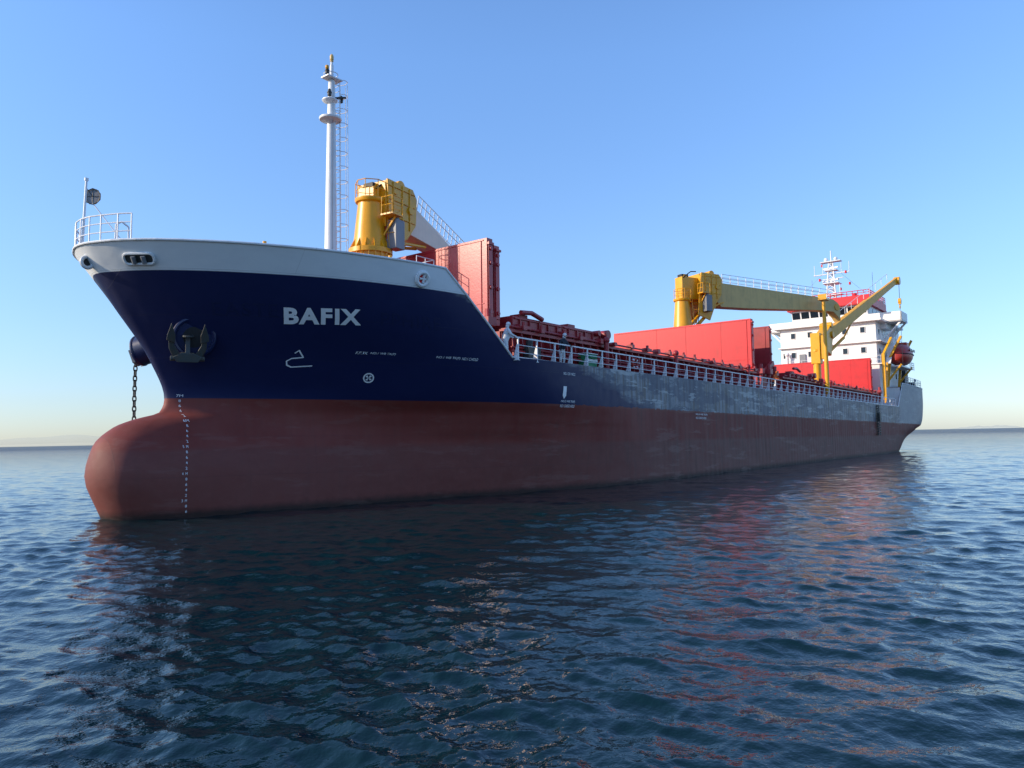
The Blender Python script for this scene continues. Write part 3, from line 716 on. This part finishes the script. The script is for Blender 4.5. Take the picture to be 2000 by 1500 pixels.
m=MB(); m.beam((93,-6.9,12.1),(95.5,-6.9,14.9),.6,.1); m.obj('outside_stair',hs,M['bwhite'])
m=MB(); m.beam((95,-6.9,15.0),(97.6,-6.9,17.6),.6,.1); m.obj('outside_stair',hs,M['bwhite'])
# radar mast
m=MB()
base=[(94.3,-.7),(94.3,.7),(95.9,0)]
tp=[(94.8,-.28),(94.8,.28),(95.3,0)]
for a,b in zip(base,tp): m.cyl((a[0],a[1],20.1),(b[0],b[1],26.4),.12,.08,8)
for k in range(9):
    f0=k/9; f1=(k+1)/9
    for i in range(3):
        j=(i+1)%3
        def q(i,f): return (base[i][0]+(tp[i][0]-base[i][0])*f,base[i][1]+(tp[i][1]-base[i][1])*f,20.1+6.3*f)
        m.cyl(q(i,f0),q(j,f1),.045,n=5); m.cyl(q(i,f1),q(j,f1),.045,n=5)
m.box(94.2,96.0,-1.0,1.0,23.6,23.7); m.box(94.4,95.6,-.8,.8,25.4,25.48); m.cyl((95,0,26.2),(95,0,28.2),.07); m.cyl((94.9,-2.3,25.0),(94.9,2.3,25.0),.07); m.cyl((94.9,-1.5,24.3),(94.9,1.7,24.3),.06)
m.beam((94.1,-1.1,24.0),(95.5,1.3,24.15),.2,.2); m.beam((94.6,-1.0,25.75),(95.0,1.1,25.75),.18,.16); m.cyl((94.5,-.1,23.7),(94.5,-.1,24.0),.16)
for y in (-2.3,-1.3,1.1,2.2): m.cyl((94.9,y,25),(94.9,y,26.4),.035,n=5)
m.box(94.5,95.5,-1.3,1.3,26.6,26.7); m.sphere((95,-.6,27.0),.26); m.sphere((95,.65,27.0),.28); m.cyl((94.6,-1.1,22),(94.6,-1.1,23.6),.05); m.box(94.4,95.5,-1.4,1.2,22.0,22.08)
rm=m.obj('radar_mast',hs,M['rail'],smooth=True)
for p in ((94.3,-2.0,24.7),(94.7,1.5,24.1),(95,-1.1,22.6),(94.9,-2.3,23.2),(95,1.2,26.1)):
    m=MB(); m.cyl(p,(p[0],p[1],p[2]+.35),.13); m.obj('mast_light',rm,M['red'])
for y in (-4.2,3.8):
    m=MB(); m.cyl((99,y,20.7),(99,y,25.3),.025,n=5); m.obj('aerial',hs,M['grey'])
for a,b in (((95,-.2,26),(100,-4.5,21.1)),((95,.2,26),(92,4.5,20.7))):
    m=MB(); m.tube([a,b],.012,4); m.obj('stay_wire',rm,M['grey'])
# ------------------------------------------------------------------ provision crane
px_=74.2
m=MB(); m.lathe((px_,-3.7,0),[(.40,7.9),(.40,12.2),(.52,12.25),(.52,12.45),(.42,12.5),(.42,13.2)],20)
pc=m.obj('provision_crane',ship,M['yellow'],smooth=True)
m=MB(); m.box(px_-.45,px_+.45,-4.2,-3.2,10.9,14.3); m.box(px_-.3,px_+.2,-4.6,-4.2,11.4,14.0)
m.prism([(px_+.3,-4.5,12.6),(px_+2.9,-4.5,12.0),(px_+3.9,-4.5,14.9),(px_+3.3,-4.5,15.9),(px_+2.2,-4.5,15.0),(px_+.6,-4.5,14.2)],(0,1.1,0)); m.cyl((px_+3.2,-4.7,14.4),(px_+3.2,-3.2,14.4),.38,n=18); m.cyl((px_+3.0,-4.65,15.5),(px_+3.0,-3.3,15.5),.30,n=16)
m.obj('crane_house',pc,M['yellow'],bevel=.04)
m=MB(); a=Vector((px_+3.2,-4.1,14.4)); b=Vector((91.8,-8.6,22.4))
m.beam(a,a+(b-a)*.55,.75,1.25,.6,1.05); m.beam(a+(b-a)*.5,b,.5,.9,.4,.66)
pj=m.obj('jib',pc,M['yellow'],bevel=.03)
m=MB(); m.cyl(tuple(b+Vector((.1,.3,-.1))),tuple(b+Vector((.1,-.35,-.1))),.5,n=20); m.obj('jib_sheave',pj,M['yellow'],smooth=True)
m=MB(); q=a+(b-a)*.2+Vector((0,0,-1.7)); m.cyl((px_+1.4,-4.0,11.7),tuple(q),.18); m.cyl(tuple(q),tuple(a+(b-a)*.34+Vector((0,0,-.5))),.10)
m.obj('luffing_cylinder',pc,M['yellow'],smooth=True)
m=MB(); 
pts=[a+(b-a)*(.1+.8*i/9)+Vector((-.2,.3,.6)) for i in range(10)]
m.tube([p+Vector((0,0,.8)) for p in pts],.03,5); 
for p in pts: m.cyl(p,p+Vector((0,0,.8)),.03,n=5)
m.obj('jib_railing',pj,M['rail'])
hx=Vector((b.x+.45,b.y-.15,0)); m=MB(); m.cyl((hx.x,hx.y,22.1),(hx.x,hx.y,20.0),.03,n=5); wr_=m.obj('hoist_wire',pj,M['dark'])
m=MB(); m.obox((hx.x,hx.y,19.75),(.2,0,0),(0,.15,0),(0,0,.36)); m.cyl((hx.x,hx.y-.16,19.75),(hx.x,hx.y+.16,19.75),.28,n=16); m.torus((hx.x,hx.y,19.05),(1,0,0),(0,0,1),.18,.06,n=16,m=6); m.cyl((hx.x,hx.y,19.5),(hx.x,hx.y,19.1),.06); m.obj('hook_block',pj,M['yellow'],smooth=True)
m=MB(); m.cyl((hx.x,hx.y,18.9),(hx.x,hx.y,11.5),.022,n=5); m.obj('tag_line',pj,M['dark'])
# ------------------------------------------------------------------ lifeboat, davit, stern gear
m=MB(); 
secs=[(-3.0,.1,.25,1.0),(-2.8,.65,.1,1.4),(-2.2,1.1,-.1,1.8),(-1,1.4,-.3,2.4),(.6,1.4,-.3,2.6),(1.7,1.2,-.15,2.6),(2.3,.95,.0,2.0),(2.8,.6,.2,1.4),(3.0,.1,.3,1.0)]
vs=[];fs=[];n=16
for (dx,w,lo,hi) in secs:
    for i in range(n):
        a=2*math.pi*i/n; cz=(lo+hi)/2; hz=(hi-lo)/2
        vs.append((96.9+dx,-7.6+w*math.cos(a),12.3+cz+hz*math.sin(a)))
for k in range(len(secs)-1):
    for i in range(n): fs.append((k*n+i,k*n+(i+1)%n,(k+1)*n+(i+1)%n,(k+1)*n+i))
fs+=[tuple(range(n)),tuple(range(len(vs)-n,len(vs)))]
m.add(vs,fs); lb=m.obj('lifeboat',ship,M['orange'],smooth=True)
m=MB(); m.tube([(96.9+dx*.98,-7.6-w*1.02,13.4) for dx,w,_,_ in secs],.06); m.obj('lifeboat_fender',lb,M['black'])
m=MB(); m.box(97.9,99.4,-8.2,-7.0,14.6,15.2); m.obj('lifeboat_canopy',lb,M['orange'],bevel=.08)
for x in (98.5,97.8,96.8,96.0):
    m=MB(); m.cyl((x,-8.9,13.95),(x,-9.0,13.95),.18); m.obj('porthole',lb,M['glass'])
for x in (93.8,100.0):
    m=MB(); m.beam((x,-6.6,9.2),(x,-7.0,13.0),.28,.3); m.beam((x,-6.9,12.8),(x,-8.4,15.6),.26,.28); m.beam((x,-6.7,10.0),(x,-8.3,12.0),.22,.22); m.obj('davit',ship,M['yellow'],bevel=.02)
m=MB(); m.box(94.0,101.4,-8.2,-6.5,11.75,11.9); m.obj('boat_deck',ship,M['white'])
m=MB(); m.beam((90.6,-6.9,7),(90.6,-6.9,13.2),.3,.35); m.beam((90.6,-6.9,13),(93.5,-7.3,15.4),.28,.3); m.beam((91.6,-6.9,9),(92.5,-6.9,12.2),.22,.22)
m.obj('stores_davit',ship,M['yellow'],bevel=.02)
railing([[(102,-7.7,11.9),(104.5,-7.7,11.9),(104.5,-6.6,11.9)],[(99,-7.6,9.75)]+[(x,-hb(x,9.7)+.05,9.75) for x in (102,106,110,114.8)]+[(114.8,6.4,9.75)]],1.0,'poop_railing',M['rail'],1.2,(.4,.7,1.0),.03)
for x in (106,108.2,111,113):
    m=MB(); m.lathe((x,-6.0,9.2),[(.3,0),(.3,.1),(.2,.15),(.2,1.0),(.26,1.05),(.26,1.2)],12); m.obj('mooring_bollard',ship,M['dark'],smooth=True)
m=MB(); m.box(108.7,109.9,-6.8,-5.9,9.2,10.6); m.box(103,104.5,-6.9,-6.2,9.2,12.0); m.beam((103.5,-6.5,9.6),(109.3,-6.3,9.6),.3,.3); m.obj('mooring_gear',ship,M['dark'])
m=MB(); m.lathe((114.9,-5.8,9.8),[(.03,0),(.03,1.2),(.15,1.3),(.15,1.6),(.03,1.7)],8); m.obj('stern_light',ship,M['grey'])
m=MB(); 
for x in (81.8,82.7): m.tube([(x,-7.85,6.5),(x,-7.90,3.0)],.05,5)
for i in range(12): m.box(81.75,82.75,-8.02,-7.8,3.1+i*.29,3.2+i*.29)
m.box(81.9,82.6,-8.1,-7.8,4.6,5.6)
m.obj('pilot_ladder',ship,M['dark'])
ship.rotation_euler=(0,.0100,0)
# ------------------------------------------------------------------ people (top-level)
def person(loc,yaw,scale,suit,legs,lean,label,hood,arms='rail',G=1.0):
    J={'pel':(0,0,.95),'sp':(.03+lean*.25,0,1.15),'ch':(lean*.55,0,1.36),'nk':(lean*.75,0,1.52),'hd0':(lean*.85+.01,0,1.60),'hd1':(lean*.95+.02,0,1.70)}
    V=[];E=[];R=[]
    def a(p,r,par=None,g=True):
        k=G if g else 1
        V.append(p);R.append((r[0]*k,r[1]*k))
        if par is not None:E.append((par,len(V)-1))
        return len(V)-1
    pel=a(J['pel'],(.15,.17)); sp=a(J['sp'],(.13,.16),pel); ch=a(J['ch'],(.13,.19),sp); nk=a(J['nk'],(.058,.058),ch,False); h0=a(J['hd0'],(.085,.08),nk,False); h1=a(J['hd1'],(.095,.085),h0,False); a((J['hd1'][0],0,1.755),(.06,.06),h1,False)
    hands=[]
    for s in (-1,1):
        hip=a((0,s*.11,.88),(.10,.10),pel); kn=a((.05,s*.13,.50),(.070,.070),hip); an=a((-.01,s*.14,.10),(.050,.050),kn); a((.14,s*.16,.035),(.045,.035),an,False)
        sh=a((J['ch'][0],s*.20,1.41),(.070,.070),ch); 
        if arms=='rail' or s>0: el=a((J['ch'][0]+.14,s*.27,1.17),(.052,.052),sh); wr=(J['ch'][0]+.37,s*.2,1.10)
        else: el=a((J['ch'][0]-.03,s*.29,1.14),(.052,.052),sh); wr=(J['ch'][0]+.04,s*.28,.90)
        w=a(wr,(.034,.034),el,False); d=Vector((.08,0,-.02)) if (arms=='rail' or s>0) else Vector((.02,0,-.085)); a(tuple(Vector(wr)+d),(.022,.04),w,False); hands.append((Vector(wr)+d,d.normalized(),s))
    def skin(V,E,R,name):
        me=bpy.data.meshes.new(name); me.from_pydata(V,E,[]); o=bpy.data.objects.new(name,me); COL.objects.link(o)
        o.modifiers.new('s','SKIN'); 
        for i,r in enumerate(R): me.skin_vertices[0].data[i].radius=r if isinstance(r,tuple) else (r,r)
        me.skin_vertices[0].data[0].use_root=True
        s=o.modifiers.new('d','SUBSURF'); s.levels=2; s.render_levels=2
        bpy.context.view_layer.update()
        out=bpy.data.meshes.new_from_object(o.evaluated_get(bpy.context.evaluated_depsgraph_get()))
        bpy.data.objects.remove(o); return out
    body=skin(V,E,R,'b')
    bm=bmesh.new(); bm.from_mesh(body); nbody=len(bm.faces)
    for (p,d,s) in hands:
        for k in range(4):
            off=Vector((0,(k-1.5)*.019,0)); L=(.075,.085,.08,.062)[k]
            q0=p-d*.03+off; q1=p+d*L*.5+off; q2=p+d*L*.8+off+Vector((0,0,-.022)); q3=q2+Vector((0,0,-.022))-d*.01
            f=skin([tuple(q) for q in (q0,q1,q2,q3)],[(0,1),(1,2),(2,3)],[.010,.009,.0085,.007],'f'); bm.from_mesh(f)
        off=Vector((0,-s*.035,0)); f=skin([tuple(q) for q in (p-d*.05+off*.4,p-d*.01+off*1.3,p+d*.03+off*1.5)],[(0,1),(1,2)],[.012,.010,.008],'f'); bm.from_mesh(f)
    for c,r in (((J['hd1'][0]+.095,0,1.665),(.02,.014,.022)),((J['hd1'][0],.088,1.67),(.02,.012,.03)),((J['hd1'][0],-.088,1.67),(.02,.012,.03))):
        bmesh.ops.create_uvsphere(bm,u_segments=8,v_segments=6,radius=1,matrix=Matrix.Translation(c)@Matrix.Diagonal((*r,1)))
    me=bpy.data.meshes.new('person'); bm.to_mesh(me); bm.free()
    for mt in (suit,legs,M['skin'],M['black']): me.materials.append(mt)
    hh=[h[0] for h in hands]
    for i,p in enumerate(me.polygons):
        c=p.center
        p.use_smooth=True
        if i>=nbody or c.z>1.53: p.material_index=2
        elif c.z<.10: p.material_index=3
        elif c.z<.93 and abs(c.y)<.23: p.material_index=1
        else: p.material_index=0
        if min((c-h).length for h in hh)<.055: p.material_index=2
    o=bpy.data.objects.new('person',me); COL.objects.link(o)
    o.location=loc; o.rotation_euler=(0,0,yaw); o.scale=(scale,)*3
    o['label']=label; o['category']='person'; o['group']='crew on the ship deck'
    m=MB(); X=J['hd1'][0]
    m.sphere((X-.02,0,1.70),.115,.108,.108,16,10); m.sphere((X-.06,0,1.60),.09,.095,.11,12,8)
    m.obj('hood' if hood is not M['hair'] else 'hair',o,hood,smooth=True)
    m=MB(); 
    for s in (-.032,.032): m.sphere((X+.098,s,1.685),.008,.012,.008,8,6)
    m.obj('eyes',o,M['black'])
    m=MB(); m.sphere((X+.088,0,1.625),.008,.024,.006,8,6); m.obj('mouth',o,M['corange'])
    return o
zt=lambda x:6.5-.01*x
person((15.05,-7.0,zt(15)),math.radians(-35),1.0,M['cwhite'],M['cwhite'],.2,'worker in white hooded coveralls leaning on the deck rail',M['cwhite'],G=1.35)
person((19.6,-7.1,zt(19.6)),math.radians(-95),.95,M['cdark'],M['cwhite'],.25,'crew member in dark jacket and pale trousers at the rail',M['cwhite'],arms='one',G=1.2)
person((50.6,-7.1,zt(50)),math.radians(-100),1.0,M['corange'],M['cdark'],.3,'crew member in orange jacket standing by the hatch covers',M['corange'],G=1.15)
# ------------------------------------------------------------------ water
f=1502.; ra=.01903; Pp=math.atan(.0692)
CAM=Vector((-12.9,-29.3,2.75)); AZ=math.atan2(.617,.787)
NRr,NA=980,1160
r=np.concatenate([np.exp(np.linspace(math.log(3.2),math.log(240),880)),np.exp(np.linspace(math.log(246),math.log(22000),NRr-880))])
ang=np.concatenate([np.linspace(-math.pi,-.70,30)[:-1],np.linspace(-.70,.70,NA-60),np.linspace(.70,math.pi,32)[1:]])
NA=len(ang)
RR,TT=np.meshgrid(r,ang,indexing='ij')
Xw=CAM.x+RR*np.cos(TT+AZ); Yw=CAM.y+RR*np.sin(TT+AZ)
dr=np.gradient(r)[:,None]
H=np.zeros_like(Xw); DX=np.zeros_like(Xw); DY=np.zeros_like(Xw)
lam=np.exp(np.random.uniform(math.log(.14),math.log(1.9),110)); wd=math.radians(200)
gust=.78+.32*np.sin(.31*Xw+.17*Yw+1.3)*np.sin(-.12*Xw+.27*Yw+.4)+.22*np.sin(.71*Xw-.55*Yw)
for L in lam:
    th=wd+np.random.normal(0,.85); k=2*math.pi/L
    sl=.0265*(1.0 if L<.8 else (.8/L)**.7); am=sl/k
    ph=k*(math.cos(th)*Xw+math.sin(th)*Yw)+np.random.uniform(0,6.28)+.8*np.sin(.23*Xw*np.random.uniform(.5,1.5)+.31*Yw)
    fade=np.clip(1.6-dr*3.2/L,0,1)*(gust if L<.9 else 1)
    H+=am*fade*np.cos(ph); DX-=am*fade*math.cos(th)*np.sin(ph)*.9; DY-=am*fade*math.sin(th)*np.sin(ph)*.9
for L,sl_ in ((4.5,.018),(6.2,.014),(3.4,.02)):
    th=wd+np.random.normal(0,.5); k=2*math.pi/L; ph=k*(math.cos(th)*Xw+math.sin(th)*Yw); H+=sl_/k*np.clip(1.6-dr*3.2/L,0,1)*np.cos(ph)
co=np.stack([Xw+DX,Yw+DY,H],-1).reshape(-1,3)
nv=len(co)
i0=(np.arange(NRr-1)[:,None]*NA+np.arange(NA-1)[None,:]).ravel()
quads=np.stack([i0,i0+NA,i0+NA+1,i0+1],-1)
j0=np.arange(NRr-1)*NA
quads=np.concatenate([quads,np.stack([j0+NA-1,j0+2*NA-1,j0+NA,j0],-1)])
me=bpy.data.meshes.new('water'); me.vertices.add(nv); me.vertices.foreach_set('co',co.ravel())
me.loops.add(len(quads)*4); me.loops.foreach_set('vertex_index',quads.ravel()); me.polygons.add(len(quads))
me.polygons.foreach_set('loop_start',np.arange(len(quads))*4); me.polygons.foreach_set('loop_total',np.full(len(quads),4))
me.polygons.foreach_set('use_smooth',np.ones(len(quads),bool)); me.update(calc_edges=True)
wt=bpy.data.objects.new('water',me); COL.objects.link(wt); wt['kind']='structure'
s=NT('sea_water'); s.b.inputs['Roughness'].default_value=.03; s.b.inputs['IOR'].default_value=1.333
s.b.inputs['Base Color'].default_value=(.003,.017,.021,1)
n1=s.noise(2.2,4,.6); n2=s.noise(9,3,.6)
vd=s.n('ShaderNodeVectorMath',operation='LENGTH'); s.l(s.tc.outputs['Object'],vd.inputs[0])
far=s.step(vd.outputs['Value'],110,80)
b0=s.bump(s.noise(.9,5,.65),s.math('MULTIPLY',far,.9),.35)
b2=s.bump(n1,s.math('ADD',.40,s.math('MULTIPLY',far,.4)),.09,b0); b3=s.bump(n2,.35,.022,b2); s.l(b3,s.b.inputs['Normal'])
# open sea: steep unresolved facets hide part of the grazing mirror reflection
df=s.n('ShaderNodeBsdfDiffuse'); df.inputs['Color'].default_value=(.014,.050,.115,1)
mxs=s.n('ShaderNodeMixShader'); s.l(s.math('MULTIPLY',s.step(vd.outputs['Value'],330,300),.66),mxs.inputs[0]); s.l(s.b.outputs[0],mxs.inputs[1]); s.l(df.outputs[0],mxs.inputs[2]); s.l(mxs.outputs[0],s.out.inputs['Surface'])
me.materials.append(s.m)
# ------------------------------------------------------------------ distant hills
def hills(a0,a1,dist,h,name,seed,alpha):
    rnd=random.Random(seed); N=80; vs=[];fs=[]
    hs_=[0]*(N+1)
    ph=[rnd.uniform(0,6.28) for _ in range(6)]
    for i in range(N+1):
        t=i/N; e=math.sin(math.pi*t)**.6
        hs_[i]=h*e*(.62+.16*math.sin(5*t+ph[0])+.12*math.sin(11*t+ph[1])+.06*math.sin(23*t+ph[2])+.03*math.sin(51*t+ph[3]))
    for i in range(N+1):
        a=AZ-math.radians(a0+(a1-a0)*i/N)
        for d,hh in ((dist,-5),(dist+1500,hs_[i]),(dist+3000,hs_[i]*.3)):
            vs.append((CAM.x+d*math.cos(a),CAM.y+d*math.sin(a),hh))
    for i in range(N):
        for j in range(2): fs.append((i*3+j,(i+1)*3+j,(i+1)*3+j+1,i*3+j+1))
    m=MB(); m.add(vs,fs); o=m.obj(name,None,None,smooth=True); o['kind']='structure'
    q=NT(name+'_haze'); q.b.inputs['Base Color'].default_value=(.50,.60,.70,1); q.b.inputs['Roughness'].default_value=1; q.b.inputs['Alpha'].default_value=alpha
    o.data.materials.append(q.m); return o
hills(-50,-25,15000,520,'hills',3,.08); hills(29.5,33.5,16000,80,'hills',5,.15)
# ------------------------------------------------------------------ sky, sun, camera
SAZ=math.radians(140); SEL=math.radians(23)
S=Vector((math.cos(SEL)*math.cos(SAZ),math.cos(SEL)*math.sin(SAZ),math.sin(SEL)))
w=bpy.data.worlds.new('World'); scene.world=w; w.use_nodes=True
nt=w.node_tree; bg=nt.nodes['Background']; sk=nt.nodes.new('ShaderNodeTexSky'); sk.sky_type='NISHITA'; sk.sun_disc=False
sk.sun_elevation=SEL; sk.sun_rotation=math.atan2(S.x,S.y); sk.air_density=1.0; sk.dust_density=.35; sk.ozone_density=2.2; sk.altitude=0
wtc=nt.nodes.new('ShaderNodeTexCoord'); wsp=nt.nodes.new('ShaderNodeSeparateXYZ'); nt.links.new(wtc.outputs['Generated'],wsp.inputs[0])
rp=nt.nodes.new('ShaderNodeValToRGB'); nt.links.new(wsp.outputs[2],rp.inputs[0])
el=rp.color_ramp.elements
def g(c): return tuple(v/3 for v in c)+(1,)
el[0].position=0; el[0].color=g((.88,1.00,1.34)); el[1].position=.45; el[1].color=g((1.42,1.75,2.16))
for p_,c_ in ((.05,(.94,1.06,1.36)),(.12,(1.07,1.22,1.48)),(.24,(1.24,1.46,1.78))):
    e_=el.new(p_); e_.color=g(c_)
mx=nt.nodes.new('ShaderNodeMix'); mx.data_type='RGBA'; mx.blend_type='MULTIPLY'; mx.inputs[0].default_value=1
nt.links.new(sk.outputs[0],mx.inputs[6]); nt.links.new(rp.outputs[0],mx.inputs[7]); nt.links.new(mx.outputs[2],bg.inputs[0]); bg.inputs[1].default_value=.14*3
sl=bpy.data.lights.new('sun','SUN'); sl.energy=5.0; sl.angle=math.radians(.5); sl.color=(1,.84,.63)
so=bpy.data.objects.new('sun',sl); COL.objects.link(so); so.rotation_euler=S.to_track_quat('Z','Y').to_euler(); so.location=(0,0,60)
cam=bpy.data.cameras.new('camera'); co_=bpy.data.objects.new('camera',cam); COL.objects.link(co_)
cam.sensor_width=36; cam.lens=36*1502/2000; cam.clip_end=60000; cam.clip_start=.1
Fd=Vector((math.cos(Pp)*math.cos(AZ),math.cos(Pp)*math.sin(AZ),math.sin(Pp)))
r0=Vector((math.sin(AZ),-math.cos(AZ),0)); U0=r0.cross(Fd)
Rt=r0*math.cos(ra)-U0*math.sin(ra); Up=U0*math.cos(ra)+r0*math.sin(ra)
mt=Matrix((Rt,Up,-Fd)).transposed().to_4x4(); mt.translation=CAM
co_.matrix_world=mt; scene.camera=co_
scene.view_settings.view_transform='Standard'; scene.view_settings.look='None'; scene.view_settings.exposure=0
